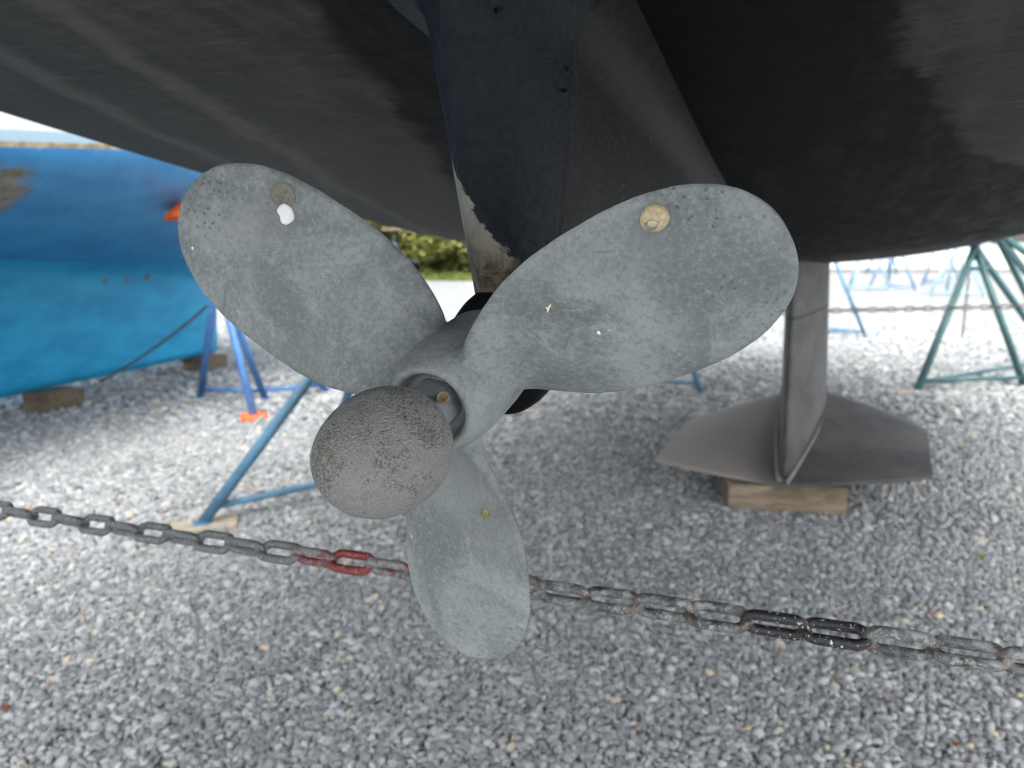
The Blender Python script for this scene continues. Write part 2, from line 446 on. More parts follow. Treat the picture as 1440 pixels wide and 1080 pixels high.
def gravel():
    rng = np.random.default_rng(5)
    P, S = [], []
    def zone(y0, y1, step, size):
        for y in np.arange(y0, y1, step):
            hw = .82 * y + .9
            x = np.arange(-hw, hw, step)
            n = len(x)
            xx = x + rng.uniform(-.55, .55, n) * step; yy = y + rng.uniform(-.55, .55, n) * step
            zz = .010 * np.sin(xx * 2.1 + yy * 1.3) * np.cos(yy * 1.7 - xx * .6)
            s = size * np.clip(rng.lognormal(0, .28, n), .5, 2.0)
            P.append(np.stack([xx, yy, zz + rng.uniform(.0, .55, n) * size], 1)); S.append(s)
    zone(.85, 2.6, .0114, .0168)
    zone(2.6, 4.6, .0155, .0225)
    zone(4.6, 10.5, .030, .040)
    P = np.concatenate(P).astype(np.float32); S = np.concatenate(S).astype(np.float32)
    n = len(P)
    me = bpy.data.meshes.new('gravel'); me.vertices.add(n); me.vertices.foreach_set('co', P.ravel())
    at = me.attributes.new('size', 'FLOAT', 'POINT'); at.data.foreach_set('value', S)
    at = me.attributes.new('rot', 'FLOAT_VECTOR', 'POINT')
    rv = np.stack([rng.normal(0, .45, n), rng.normal(0, .45, n), rng.uniform(0, 6.283, n)], 1).astype(np.float32)
    at.data.foreach_set('vector', rv.ravel())
    me.update()
    o = bpy.data.objects.new('gravel', me); col.objects.link(o)
    g = bpy.data.node_groups.new('gravel_scatter', 'GeometryNodeTree')
    g.interface.new_socket('Geometry', in_out='INPUT', socket_type='NodeSocketGeometry')
    g.interface.new_socket('Geometry', in_out='OUTPUT', socket_type='NodeSocketGeometry')
    N, L = g.nodes.new, g.links.new
    gi, go = N('NodeGroupInput'), N('NodeGroupOutput')
    ci = N('GeometryNodeCollectionInfo'); ci.inputs['Collection'].default_value = stone_protos()
    ci.inputs['Separate Children'].default_value = True; ci.inputs['Reset Children'].default_value = True
    ip = N('GeometryNodeInstanceOnPoints'); ip.inputs['Pick Instance'].default_value = True
    a1 = N('GeometryNodeInputNamedAttribute'); a1.data_type = 'FLOAT'; a1.inputs['Name'].default_value = 'size'
    a2 = N('GeometryNodeInputNamedAttribute'); a2.data_type = 'FLOAT_VECTOR'; a2.inputs['Name'].default_value = 'rot'
    er = N('FunctionNodeEulerToRotation')
    L(gi.outputs[0], ip.inputs['Points']); L(ci.outputs[0], ip.inputs['Instance'])
    L(a2.outputs[0], er.inputs[0]); L(er.outputs[0], ip.inputs['Rotation']); L(a1.outputs[0], ip.inputs['Scale'])
    L(ip.outputs[0], go.inputs[0])
    md = o.modifiers.new('scatter', 'NODES'); md.node_group = g
    tag(o, 'loose grey crushed stone gravel covering the whole boatyard ground', 'gravel', kind='stuff')
gravel()

# ------------------------------------------------------------------ the sailboat overhead
YAW = R(23.5); O = Vector((-.0326, .443, 0)); SH = .051
def bow_frame(name): return empty(name, O, (0, 0, -YAW))
def hermite(x, X, Z):
    m = np.gradient(Z, X); i = int(np.clip(np.searchsorted(X, x) - 1, 0, len(X) - 2)); h = X[i + 1] - X[i]; t = (x - X[i]) / h
    return (2*t**3-3*t**2+1)*Z[i]+(t**3-2*t**2+t)*h*m[i]+(-2*t**3+3*t**2)*Z[i+1]+(t**3-t**2)*h*m[i+1]
HS = np.array([-2.5, -1, 0, .6, 1.5, 2.5, 3.5, 5, 6, 6.9]); HZ = np.array([1.62, 1.42, 1.258, 1.168, 1.062, 1.036, .99, .999, 1.13, 1.6])
def zc(s): return float(hermite(s, HS, HZ))
def hB(s): return float(np.interp(s, [-2.5, 0, 2, 4.2, 5, 6, 6.9], [1.2, 1.45, 1.6, 1.6, 1.35, .8, .03]))
def hD(s): return float(np.interp(s, [-2.5, 0, 3, 6.9], [.399, .699, .753, .55]))
def hull_z(s, b):
    B = hB(s); e = max(0, 1 - min(1, abs(b) / B) ** 2.2)
    return zc(s) + hD(s) * (1 - e ** (1 / 2.2)) + b * SH

boat = bow_frame('sailboat')
tag(boat, 'black bottomed sailboat overhead with winged keel and drive leg behind the propeller', 'sailboat')
def build_hull():
    S = list(np.linspace(-1.05, 6.0, 90)) + list(np.linspace(6.08, 6.9, 12))
    th = [math.sin(t) for t in np.linspace(0, math.pi / 2, 30)]
    V, Fc = [], []
    for s in S:
        B = hB(s); row = []
        for u in th: row.append((u * B, hull_z(s, u * B)))
        zt = row[-1][1]; zd = 2.75 + .03 * max(0, s) ** 1.2
        for f in (.15, .4, .7, 1.): row.append((B + .05 * f, zt + (zd - zt) * f))
        port = [(-b, hull_z(s, -b) if i < len(th) else z - 2 * SH * B) for i, (b, z) in enumerate(row)]
        full = port[::-1] + row[1:]
        for b, z in full: V.append((b, s, z))
    n = 2 * (len(th) + 4) - 1
    for j in range(len(S) - 1):
        for i in range(n - 1): Fc.append((j * n + i, j * n + i + 1, (j + 1) * n + i + 1, (j + 1) * n + i))
        Fc.append((j * n + n - 1, j * n, (j + 1) * n, (j + 1) * n + n - 1))       # deck
    Fc.append(tuple(range(n))); Fc.append(tuple(range((len(S) - 1) * n, len(S) * n))[::-1])
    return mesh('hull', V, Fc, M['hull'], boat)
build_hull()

def build_skeg():
    """drive leg faired into a skeg that dies out forward; rounded trailing edge, filleted to the hull"""
    V, Fc = [], []; HT = .041
    def te(z): return .060 - (z - 1.05) * .37          # trailing edge leans aft going up
    ring = []
    # perimeter around the plan shape at one height: param list of (forward distance from te, half width)
    fw = [0, .004, .012, .024, .042, .064, .10, .18, .32, .55, .85, 1.15, 1.4]
    def hw(f):
        if f < .10: return HT * math.sqrt(max(0, 1 - (1 - f / .10) ** 2))
        return HT * (1 - max(0, (f - .5) / .9) ** 1.6) if f < 1.399 else .0
    nz = 26
    for j in range(nz + 1):
        t = j / nz
        rowL, rowR = [], []
        for f in fw:
            zb = 1.012 + .14 * min(1, f / 1.4) ** 1.0
            s0 = te(1.25) + f
            zt = zc(max(-.9, s0)) + .004
            zb = min(zb, zt - .02)
            z = zb + (zt - zb) * t
            s = te(z) + f
            h = hw(f)
            d = zt - z; rr = .044
            fl = rr * (1 - math.sqrt(max(0, 1 - ((rr - d) / rr) ** 2))) if d < rr else 0
            h2 = h + fl * (1 if f > .05 else f / .05)
            rowR.append((h2, s, z + SH * h2 * t)); rowL.append((-h2, s, z - SH * h2 * t))
        V += rowL[::-1] + rowR[1:]
    n = 2 * len(fw) - 1
    for j in range(nz):
        for i in range(n - 1): Fc.append((j * n + i, j * n + i + 1, (j + 1) * n + i + 1, (j + 1) * n + i))
    Fc.append(tuple(range(n))[::-1])
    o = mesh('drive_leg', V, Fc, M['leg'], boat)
    o.modifiers.new('smooth', 'SUBSURF').levels = 1; o.modifiers[0].render_levels = 2
    return o
leg = build_skeg()
for b, s, z in ((.0405, .075, 1.203), (.0405, .072, 1.190), (.0245, .010, 1.222)):
    bm = bmesh.new(); tube((0, 0, -.004), (0, 0, .0003), .0012, bm=bm, n=16)
    bmesh.ops.transform(bm, matrix=Matrix.Translation((b, s, z)) @ Vector((.9, -.5, 0)).to_track_quat('Z', 'Y').to_matrix().to_4x4(), verts=bm.verts[:])
    from_bm('bolt_hole', bm, M['gear'], leg)

# prop shaft frame
Hc = Vector((-.03255704, .44298889, 1.1 - .08301477))
ax = Vector((-.34866794, -.91190474, -.21647266)); e1 = Vector((.93405235, -.35713611, 0)); e2 = Vector((-.0773102, -.20219679, .97628868))
PM = Matrix(((e1.x, e2.x, ax.x, Hc.x), (e1.y, e2.y, ax.y, Hc.y), (e1.z, e2.z, ax.z, Hc.z), (0, 0, 0, 1)))
boat_M = Matrix.Translation(O) @ Matrix.Rotation(-YAW, 4, 'Z')

# torpedo shaped gear housing behind the hub (part of the boat)
g = lathe('gear_housing', [(.001, -.30), (.012, -.295), (.024, -.27), (.033, -.22), (.037, -.15), (.0385, -.10), (.0375, -.07), (.036, -.060), (.033, -.055), (.012, -.055)], M['gear'], boat, 48,
          lambda p: boat_M.inverted() @ PM @ (Vector((p.x, p.y * 1.15, p.z)) + Vector((.002, -.005, 0))))

# ------------------------------------------------------------------ winged keel (boat part)
KT = 2.757      # where the trailing edge of the fin stands, forward of the propeller
def keel_sh(b, s, z): return (b + .022 + .045 * s / 1.2 - .022 * (z - .13), KT + s, z + SH * b)
def build_fin():
    V, Fc = [], []
    NA, NZ = 28, 22
    for j in range(NZ + 1):
        t = j / NZ; z = .16 + t * (1.06 - .16)
        ch = 1.22 - .22 * t; off = .02 + .10 * t * 0 ; hw = .092 - .010 * t + .03 * max(0, 1 - t / .12) ** 2
        for i in range(2 * NA):
            side = 1 if i < NA else -1; k = i if i < NA else 2 * NA - i
            x = k / NA                                  # 0 te .. 1 le
            f = 1 - x
            y = hw * 10 * (.2969 * math.sqrt(f) - .126 * f - .3516 * f * f + .2843 * f**3 - .1015 * f**4) + .004 * (1 if 0 < x < 1 else 0)
            V.append(keel_sh(side * y, off + x * ch, z))
    n = 2 * NA
    for j in range(NZ):
        for i in range(n): Fc.append((j * n + i, j * n + (i + 1) % n, (j + 1) * n + (i + 1) % n, (j + 1) * n + i))
    Fc.append(tuple(range(n))[::-1]); Fc.append(tuple(range(NZ * n, (NZ + 1) * n)))
    return mesh('keel_fin', V, Fc, M['keel'], boat)
fin = build_fin()
def build_wing():
    V, Fc = [], []
    NB, NS = 36, 24
    pl_b = [0, .15, .30, .42, .49, .53]; pl_le = [1.38, 1.34, 1.24, 1.10, .97, .84]; pl_te = [0., .01, .02, .03, .04, .05]
    rows = []
    for i in range(NB + 1):
        u = -1 + 2 * i / NB; b = .53 * math.copysign(abs(u) ** .85, u); ab = abs(b)
        le, te_ = np.interp(ab, pl_b, pl_le), np.interp(ab, pl_b, pl_te)
        zl = .125 + .058 * (ab / .53) ** 1.2
        for side in (1, 0):
            for k in range(NS + 1):
                x = k / NS; s = te_ + (le - te_) * x
                ft = 1 - ab / .53
                tk = (.038 + .185 * ft ** 1.05) * min(1, x / .72) ** 1.0 * (1 - max(0, (x - .72) / .28) ** 2.2) + .008
                crown = .012 * math.sin(math.pi * min(1, x * 1.1)) if side else 0
                V.append(keel_sh(b, s, zl + (tk + crown * (1 - ab / .6) + .006 if side else 0.)))
    n = NS + 1
    for i in range(NB):
        for side in (0, 1):
            a0 = (2 * i + side) * n; b0 = (2 * i + 2 + side) * n
            for k in range(NS):
                q = (a0 + k, b0 + k, b0 + k + 1, a0 + k + 1); Fc.append(q if side else q[::-1])
        for k in (0, NS):
            q = (2*i*n + k, (2*i+2)*n + k, (2*i+3)*n + k, (2*i+1)*n + k); Fc.append(q)
    for i in (0, NB):
        for k in range(NS): Fc.append((2*i*n + k, 2*i*n + k + 1, (2*i+1)*n + k + 1, (2*i+1)*n + k))
    o = mesh('keel_wing', V, Fc, M['keel'], fin); o.data.set_sharp_from_angle(angle=R(38)); return o
build_wing()
# dark seam where the fin bolts to its stub, and pale worn fillets along the wing root
def fin_half(x, hw):
    f = 1 - x
    return hw * 10 * (.2969 * math.sqrt(f) - .126 * f - .3516 * f * f + .2843 * f**3 - .1015 * f**4) + .004
def keel_joint():
    V, Fc = [], []; NA = 28; z0 = .795; n = 2 * NA
    for z in (z0, z0 + .006):
        t = (z - .16) / .90; ch = 1.22 - .22 * t
        for i in range(n):
            side = 1 if i < NA else -1; k_ = i if i < NA else n - i; x = k_ / NA
            V.append(keel_sh(side * (fin_half(x, .092 - .010 * t) + .0015), .02 + x * ch + (.002 if x > .99 else -.003 if x < .01 else 0), z))
    for i in range(n): Fc.append((i, (i + 1) % n, n + (i + 1) % n, n + i))
    return mesh('keel_joint', V, Fc, M['gear'], fin)
keel_joint()
for sd in (1, -1):
    bm = bmesh.new(); prev = None; last = None
    for i in range(25):
        x = i / 24 * .93; b = sd * (fin_half(x * 1.12 if x < .88 else .985, .10) + .006); 
        s_ = x * 1.37; ft = 1 - abs(b) / .53
        z = .125 + (.038 + .185 * ft ** 1.05) * min(1, x / .72) * (1 - max(0, (x - .72) / .28) ** 2.2) + .012 + .012 * math.sin(math.pi * min(1, x * 1.1)) * (1 - abs(b) / .6)
        p = Vector(keel_sh(b, s_, z))
        if last: tube(last, p, .011, .011, 8, bm, False)
        last = p
    from_bm('root_fillet', bm, M['fillet'], fin, True)

# ------------------------------------------------------------------ propeller
prop = empty('propeller'); prop.matrix_world = PM
tag(prop, 'dull grey three bladed propeller with a pitted round anode, filling the foreground', 'propeller')
PH0, PITCH, BW, TM, WR, RAKE, TP, LP, RT, R0 = .4616, .2044, .0508, .5332, .0292, .0148, 2.2952, 2.7753, .2, .03
def blade_c(t):
    if t >= TM: return BW * max(1 - ((t - TM) / (1 - TM)) ** TP, 0) ** (1 / TP)
    return BW - (BW - WR) * ((TM - t) / TM) ** LP
def blade_pt(r, x, off=0.):
    be = math.atan2(PITCH, 2 * math.pi * max(r, .022))
    return Vector((r, x * math.cos(be) - off * math.sin(be), RAKE * (r - R0) + x * math.sin(be) + off * math.cos(be)))
def blade_half(r, xf):
    t = max(0, (r - R0) / (RT - R0))
    th = (.0052 * (1 - t) + .0020 * t) * math.sqrt(max(0, 1 - xf * xf * .999)) + .0009 * (1 - max(0, abs(xf) - .97) / .03)
    return th + .012 * math.exp(-((r - .016) / .013) ** 2) * math.sqrt(max(0, 1 - xf * xf))
def build_blade():
    NR, NC = 60, 30
    ts = [-.078, -.06, -.045, -.03, -.015] + list(np.linspace(0, TM, 26)) + [TM + (1 - TM) * math.sin(a) for a in np.linspace(0, math.pi / 2, 34)[1:]]
    xfs = [math.sin(a) for a in np.linspace(-math.pi / 2, math.pi / 2, NC + 1)]
    V, Fc = [], []; n = NC + 1
    for t in ts:
        r = R0 + (RT - R0) * t; c = max(blade_c(max(t, 0)) * (1 if t >= 0 else 1 + t * 6.5), .0004)
        wob = .00010 * math.sin(r * 310) + .00008 * math.sin(r * 733 + 1)
        for sd in (1, -1):
            for xf in xfs:
                V.append(blade_pt(r, xf * (c + wob), sd * blade_half(r, xf) * (1 if t < .999 else .2)))
    for j in range(len(ts) - 1):
        for sd in (0, 1):
            a0 = (2 * j + sd) * n; b0 = (2 * j + 2 + sd) * n
            for k in range(NC):
                q = (a0 + k, b0 + k, b0 + k + 1, a0 + k + 1); Fc.append(q[::-1] if sd else q)
        for k in (0, NC): 
            q = (2*j*n+k, (2*j+1)*n+k, (2*j+3)*n+k, (2*j+2)*n+k); Fc.append(q if k else q[::-1])
    j = len(ts) - 1
    for k in range(NC): Fc.append((2*j*n+k, 2*j*n+k+1, (2*j+1)*n+k+1, (2*j+1)*n+k))
    return mesh('blade', V, Fc, M['prop'], prop)
bB = build_blade(); bB.rotation_euler = (0, 0, PH0)
def blade_copy(a):
    o = bB.copy(); col.objects.link(o); o.parent = prop; o.rotation_euler = (0, 0, a); return o
bA = blade_copy(PH0 + 2 * math.pi / 3); bC = blade_copy(PH0 + 4 * math.pi / 3)

def on_blade(r, x):
    """frame on the aft face of a blade"""
    c = blade_c((r - R0) / (RT - R0)); h = lambda rr, xx: blade_half(rr, xx / c)
    p = blade_pt(r, x, h(r, x)); px_ = blade_pt(r, x + .001, h(r, x + .001)) - p; pr = blade_pt(r + .001, x, h(r + .001, x)) - p
    nz = pr.cross(px_).normalized(); nx = pr.normalized(); ny = nz.cross(nx)
    return Matrix(((nx.x, ny.x, nz.x, p.x), (nx.y, ny.y, nz.y, p.y), (nx.z, ny.z, nz.z, p.z), (0, 0, 0, 1)))

def blob(name, parent, Mx, prof, mat, n=28, wob=.08, seed=0, sx=1., sy=1.):
    rnd = random.Random(seed); ph = [rnd.uniform(0, 6.28) for _ in range(5)]
    def f(p):
        a = math.atan2(p.y, p.x); k = 1 + wob * sum(math.sin(a * (i + 2) + ph[i]) / (i + 1) for i in range(5))
        return Mx @ Vector((p.x * k * sx, p.y * k * sy, p.z))
    return lathe(name, prof, mat, parent, n, f)
def dome(r, h, n=8): return [(r * math.cos(a), h * math.sin(a)) for a in np.linspace(0, math.pi / 2 - .02, n)]

# shells and scars on the blades
s1 = blob('shell', bB, on_blade(.1505, .0363), [(.0066, -.0008), (.0068, .0006), (.0063, .0018), (.0050, .0028), (.0030, .0034), (.0001, .0036)], M['shell'], wob=.025, seed=3)
tag(s1, 'tan barnacle with a broken patch near its middle')
blob('shell_hole', bB, on_blade(.1484, .0348), [(.0034, .0012), (.0033, .0034), (.0030, .0038), (.0026, .0033), (.0001, .0033)], M['nut'], n=5, wob=.14, seed=4)
blob('shell_fragment', bB, on_blade(.0812, .0222), [(.0034, .0001), (.0030, .0004), (.0001, .0005)], M['scar'], wob=.18, seed=5)
for da, ln in ((0.5, .0026), (2.2, .0014), (3.9, .0021)):
    Mx = on_blade(.0812, .0222) @ Matrix.Rotation(da, 4, 'Z')
    bm = tube((0, 0, .0007), (ln, 0, .0009), .00065, .0004, n=8); bmesh.ops.transform(bm, matrix=Mx, verts=bm.verts[:])
    from_bm('shell_fragment', bm, M['white'], bB, True)
blob('shell_fragment', bB, on_blade(.0954, -.0044), dome(.0011, .0007), M['white'], wob=.2, seed=6, n=14)
blob('shell_fragment', bB, on_blade(.1011, -.0055), dome(.0006, .0005), M['shell'], wob=.2, seed=7, n=12)
sA = blob('shell_scar', bA, on_blade(.1443, -.0374), [(.0076, -.0002), (.0076, .0003), (.0070, .0006), (.0062, .0003), (.0001, .0003)], M['scar'], wob=.05, seed=8)
blob('shell_scar', bA, on_blade(.1395, -.0318), [(.0056, -.0002), (.0055, .0002), (.0001, .0003)], M['scar'], wob=.14, seed=12, sy=.8)
w1 = blob('shell_fragment', bA, on_blade(.1375, -.0290), [(.0054, .0001), (.0053, .0008), (.0035, .0012), (.0001, .0013)], M['white'], wob=.13, seed=9, n=22)
tag(w1, 'chalk white shell flake')
blob('shell_fragment', bA, on_blade(.1818, .0227), dome(.0009, .0006), M['white'], seed=10, n=12)
blob('crust', bC, on_blade(.0749, .0259), [(.0034, -.0002), (.0033, .0006), (.0022, .0016), (.0008, .0012), (.0001, .0014)], M['crust'], wob=.2, seed=11, n=20)
blob('shell_fragment', bC, on_blade(.1204, -.0435), dome(.0013, .0005), M['shell'], seed=14, n=12, wob=.25)

hub = lathe('hub', [(.012, -.049), (.0300, -.049), (.0318, -.046), (.0325, -.030), (.0325, -.008), (.0322, .006), (.0312, .016), (.0295, .025), (.0272, .0325), (.0258, .0358), (.0244, .0374), (.0228, .0378), (.0214, .0370), (.0203, .0345), (.0197, .0290), (.0190, .0262), (.0175, .0254), (.005, .0252)], M['prop'], prop, 72)
def grow_roots():
    bm = bmesh.new(); bm.from_mesh(hub.data)
    # close the lathe ends so that it is solid
    bmesh.ops.holes_fill(bm, edges=[e for e in bm.edges if e.is_boundary])
    for q in range(3):
        Mz = Matrix.Rotation(PH0 + q * 2 * math.pi / 3, 4, 'Z'); rows = []
        xfs = [math.sin(a) for a in np.linspace(-math.pi / 2, math.pi / 2, 17)]
        for i in range(16):
            r = .017 + i / 15 * .053; t = (r - R0) / (RT - R0); k_ = 1 - (r - .03) / .030
            c = (blade_c(max(t, 0)) * (1 if t >= 0 else 1 + t * 6.5)) + .0012 * min(k_, 1)
            if k_ < 0: c -= .0025 * (-k_)
            up = [bm.verts.new(Mz @ blade_pt(r, xf * c, max(.0006, blade_half(r, xf) * .999 + .0010 * k_))) for xf in xfs]
            dn = [bm.verts.new(Mz @ blade_pt(r, xf * c, -max(.0006, blade_half(r, xf) * .999 + .0010 * k_))) for xf in xfs]
            rows.append(up + dn[::-1])
        n = len(rows[0])
        for i in range(15):
            for k_ in range(n): bm.faces.new((rows[i][k_], rows[i + 1][k_], rows[i + 1][(k_ + 1) % n], rows[i][(k_ + 1) % n]))
        bm.faces.new(rows[0]); bm.faces.new(rows[-1][::-1])
    bmesh.ops.recalc_face_normals(bm, faces=bm.faces[:])
    bm.to_mesh(hub.data); bm.free()
    m = hub.modifiers.new('cast', 'REMESH'); m.mode = 'VOXEL'; m.voxel_size = .0009; m.use_smooth_shade = True
    m = hub.modifiers.new('soften', 'SMOOTH'); m.factor = .5; m.iterations = 22
grow_roots()
# hexagonal nut in the recess
bm = bmesh.new(); bmesh.ops.create_cone(bm, cap_ends=True, segments=6, radius1=.0155, radius2=.0155, depth=.055)
bmesh.ops.bevel(bm, geom=bm.edges[:], offset=.0012, segments=2, affect='EDGES')
bmesh.ops.transform(bm, matrix=Matrix.Translation((0, 0, .040)) @ Matrix.Rotation(.35, 4, 'Z'), verts=bm.verts[:])
from_bm('shaft_nut', bm, M['nut'], prop)
# tiny ringed tube-worm marks on the hub
for dx, dy in ((0, 0), (.0016, -.0016)):
    ang = math.atan2(.0265 + dy, .0150 + dx); rr = .0310
    p = Vector((rr * math.cos(ang), rr * math.sin(ang), .0165 + dx)); 
    Mx = Matrix.Translation(p) @ Vector((math.cos(ang), math.sin(ang), .25)).to_track_quat('Z', 'Y').to_matrix().to_4x4()
    blob('crust', hub, Mx, [(.0012, -.001), (.0012, .0005), (.0008, .0006), (.0007, -.0002), (.0001, -.0002)], M['shell'], n=16, wob=.08, seed=2)
anode = lathe('anode', [(.008, .0640), (.0250, .0640), (.0272, .0645), (.0286, .0662), (.0306, .0715), (.0322, .0780), (.0327, .0850), (.0316, .0950), (.0288, .1050), (.0243, .1135), (.0180, .1200), (.0100, .1236), (.0002, .1248)], M['anode'], prop, 96,
              lambda p: Vector((p.x * (1 + .012 * math.sin(3 * math.atan2(p.y, p.x) + p.z * 60)), p.y * (.955 + .014 * math.sin(2 * math.atan2(p.y, p.x) + 1)), p.z + .10 * p.y * max(0, (p.z - .10) / .02))))
anode.modifiers.new('smooth', 'SUBSURF').levels = 1; anode.modifiers[0].render_levels = 2
# little fixing screw between hub and anode
sp = Vector((.0155, .0135, .0475))
Mx = Matrix.Translation(sp) @ Vector((.30, .45, .8)).to_track_quat('Z', 'Y').to_matrix().to_4x4()
scr = blob('anode_screw', prop, Mx, [(.0024, -.008), (.0026, -.001), (.0033, .0), (.0034, .0016), (.0030, .0024), (.0023, .0024), (.0019, .0004), (.0001, .0002)], M['brass'], n=24, wob=.04, seed=21)

# ------------------------------------------------------------------ chains
def link_mesh(name, L=.044, W=.0132, wr=.0045, mat=None):
    """one chain link along local X, lying in local XY; L is the pitch"""
    path = []; r = W - wr; hl = L / 2 + wr - W
    seg = 10
    for i in range(seg + 1): a = -math.pi / 2 + math.pi * i / seg; path.append((hl + r * math.cos(a), r * math.sin(a)))
    for i in range(seg + 1): a = math.pi / 2 + math.pi * i / seg; path.append((-hl + r * math.cos(a), r * math.sin(a)))
    n = len(path); nc = 9; V, Fc = [], []
    for i, (x, y) in enumerate(path):
        a, b = path[i - 1], path[(i + 1) % n]; t = Vector((b[0] - a[0], b[1] - a[1], 0)).normalized(); u = Vector((t.y, -t.x, 0))
        for k in range(nc):
            q = 2 * math.pi * k / nc; V.append(Vector((x, y, 0)) + (u * math.cos(q) + Vector((0, 0, 1)) * math.sin(q)) * wr)
    for i in range(n):
        for k in range(nc):
            Fc.append((i * nc + k, ((i + 1) % n) * nc + k, ((i + 1) % n) * nc + (k + 1) % nc, i * nc + (k + 1) % nc))
    me = bpy.data.meshes.new(name); me.from_pydata([tuple(v) for v in V], [], Fc); me.update()
    me.polygons.foreach_set('use_smooth', [True] * len(me.polygons)); me.materials.append(mat)
    return me

def chain(label, p0, p1, pitch, scale, matf, twist, sag=0., group=None, ref=None):
    p0, p1 = Vector(p0), Vector(p1); d = p1 - p0; n = max(2, round(d.length / pitch)); root = empty('chain', p0)
    tag(root, label, 'chain', group)
    cache = {}
    rnd = random.Random(int(p0.x * 1000) + n)
    P = [Vector((0, 0, 0)).lerp(d, i / n) - Vector((0, 0, sag * 4 * (i / n) * (1 - i / n))) for i in range(n + 1)]
    for i in range(n):
        mk = matf(i, n)
        if mk not in cache: cache[mk] = link_mesh('link', .044 * scale, .0132 * scale, .0045 * scale, M[mk])
        o = bpy.data.objects.new('link', cache[mk]); col.objects.link(o); o.parent = root
        t = (P[i + 1] - P[i]).normalized(); u, v = frame_of(t)        # v is up-ish, u sideways
        if ref: u = t.cross(((P[i] + P[i + 1]) / 2 + p0 - Vector(ref)).normalized()).normalized(); v = u.cross(t).normalized()
        a = twist(i / n) + (math.pi / 2 if i % 2 else 0) + rnd.uniform(-.12, .12)
        y = u * math.cos(a) + v * math.sin(a); z = t.cross(y)
        m = (P[i] + P[i + 1]) / 2 + z * rnd.uniform(-.0006, .0006)
        o.matrix_local = Matrix(((t.x, y.x, z.x, m.x), (t.y, y.y, z.y, m.y), (t.z, y.z, z.z, m.z), (0, 0, 0, 1)))
        f = (P[i + 1] - P[i]).length / (.044 * scale); o.scale = (f, 1, 1)
    return root

PT = R(10.57)
def at(px, py, depth):
    """point seen at this pixel of the 1440 wide frame, at a distance along the lens axis (used to lay out real positions)"""
    x = (px - 720) / 1082 * depth; u = (540 - py) / 1082 * depth
    return Vector((x, depth * math.cos(PT) + u * math.sin(PT), 1.1 - depth * math.sin(PT) + u * math.cos(PT)))
CL, CR = at(0, 718, .976), at(1440, 930, .55)
cd = (CR - CL)
C0, C1 = CL - cd * .92, CR + cd * .72
ntot = round((C1 - C0).length / .0448)
ncs = ntot * .92 / 2.64; nce = ntot * 1.92 / 2.64
def cm(i, n):
    k = (i + .5 - ncs) / (nce - ncs) * 25     # link number counted from the left edge of the view
    if 8.4 < k < 9.4: return 'chain'
    if 10.4 <= k < 11.4: return 'chain_mixed'
    if 11.4 <= k < 12.4: return 'chain_red'
    if 12.4 <= k < 13.4: return 'chain_faded'
    if 15 < k < 17.5: return 'chain_rust' if k > 16 else 'chain_black'
    if 20.5 <= k < 22.5: return 'chain_black'
    if k >= 17.5: return 'chain_rust'
    return 'chain'
chain('galvanised chain with red and black painted links stretched taut behind the propeller', C0, C1, .0448, 1.0, cm,
      lambda f: .25 + max(0, f - .35) * 1.5, ref=(0, 0, 1.1))

# ------------------------------------------------------------------ jack stands
def stand(label, feet, apex, pad_dir, mat, r=.026, bars=((0, 1), (1, 2), (2, 0)), pad_mat='timber', group='jack stands', foot_mats=None, head=.16, brace=None, pads=True, pad=.26):
    r *= .86
    base = Vector((sum(f[0] for f in feet) / len(feet), sum(f[1] for f in feet) / len(feet), 0))
    root = empty('jack_stand', base); tag(root, label, 'jack stand', group)
    L = lambda p: Vector(p) - base
    ap = L(apex)
    for i, f in enumerate(feet):
        ft = L((f[0], f[1], .03)); d = (ft - ap).normalized()
        from_bm('leg', tube(ap + d * .03, ft, r, bm=None), M[mat], root)
        fm = (foot_mats or {}).get(i, mat); rr = .085 if i in (foot_mats or {}) else .034
        bm = bmesh.new(); tube((ft.x, ft.y, gz(f[0], f[1]) + .006), (ft.x, ft.y, gz(f[0], f[1]) + (.042 if i in (foot_mats or {}) else .030)), rr, bm=bm, n=20)
        from_bm('foot_plate', bm, M[fm], root)
    for a, b in bars:
        fa, fb = Vector((*feet[a][:2], .085)), Vector((*feet[b][:2], .085))
        for q, w_ in ((fa, feet[a]), (fb, feet[b])):
            k = (.085 - .03) / (apex[2] - .03); q.x += (apex[0] - w_[0]) * k; q.y += (apex[1] - w_[1]) * k
        from_bm('base_bar', tube(L(fa), L(fb), r * .62), M[mat], root)
    if brace:
        k = brace; q = [Vector((f[0], f[1], .03)).lerp(Vector(apex), k) for f in feet]
        for a, b in ((0, 1), (1, 2)):
            from_bm('brace', tube(L(q[a]), L(q[b]), r * .6), M[mat], root)
    pd = Vector(pad_dir).normalized()
    from_bm('collar', tube(ap - pd * .10, ap + pd * .05, r * 1.35), M[mat], root)
    from_bm('screw', tube(ap + pd * .04, ap + pd * head, r * .6), M['steel'], root)
    bm = tube(ap + pd * (head * .45) - frame_of(pd)[0] * .09, ap + pd * (head * .45) + frame_of(pd)[0] * .09, .009, n=8); from_bm('crank_handle', bm, M['steel'], root)
    if pads:
        Mx = Matrix.Translation(ap + pd * (head + .018)) @ pd.to_track_quat('Z', 'Y').to_matrix().to_4x4()
        from_bm('pad', box_bm(pad, pad, .034, Mx, .006), M[pad_mat], root)
    return root

def tripod(cx, cy, rad, ang): return [(cx + rad * math.cos(R(ang + 120 * i)), cy + rad * math.sin(R(ang + 120 * i))) for i in range(3)]

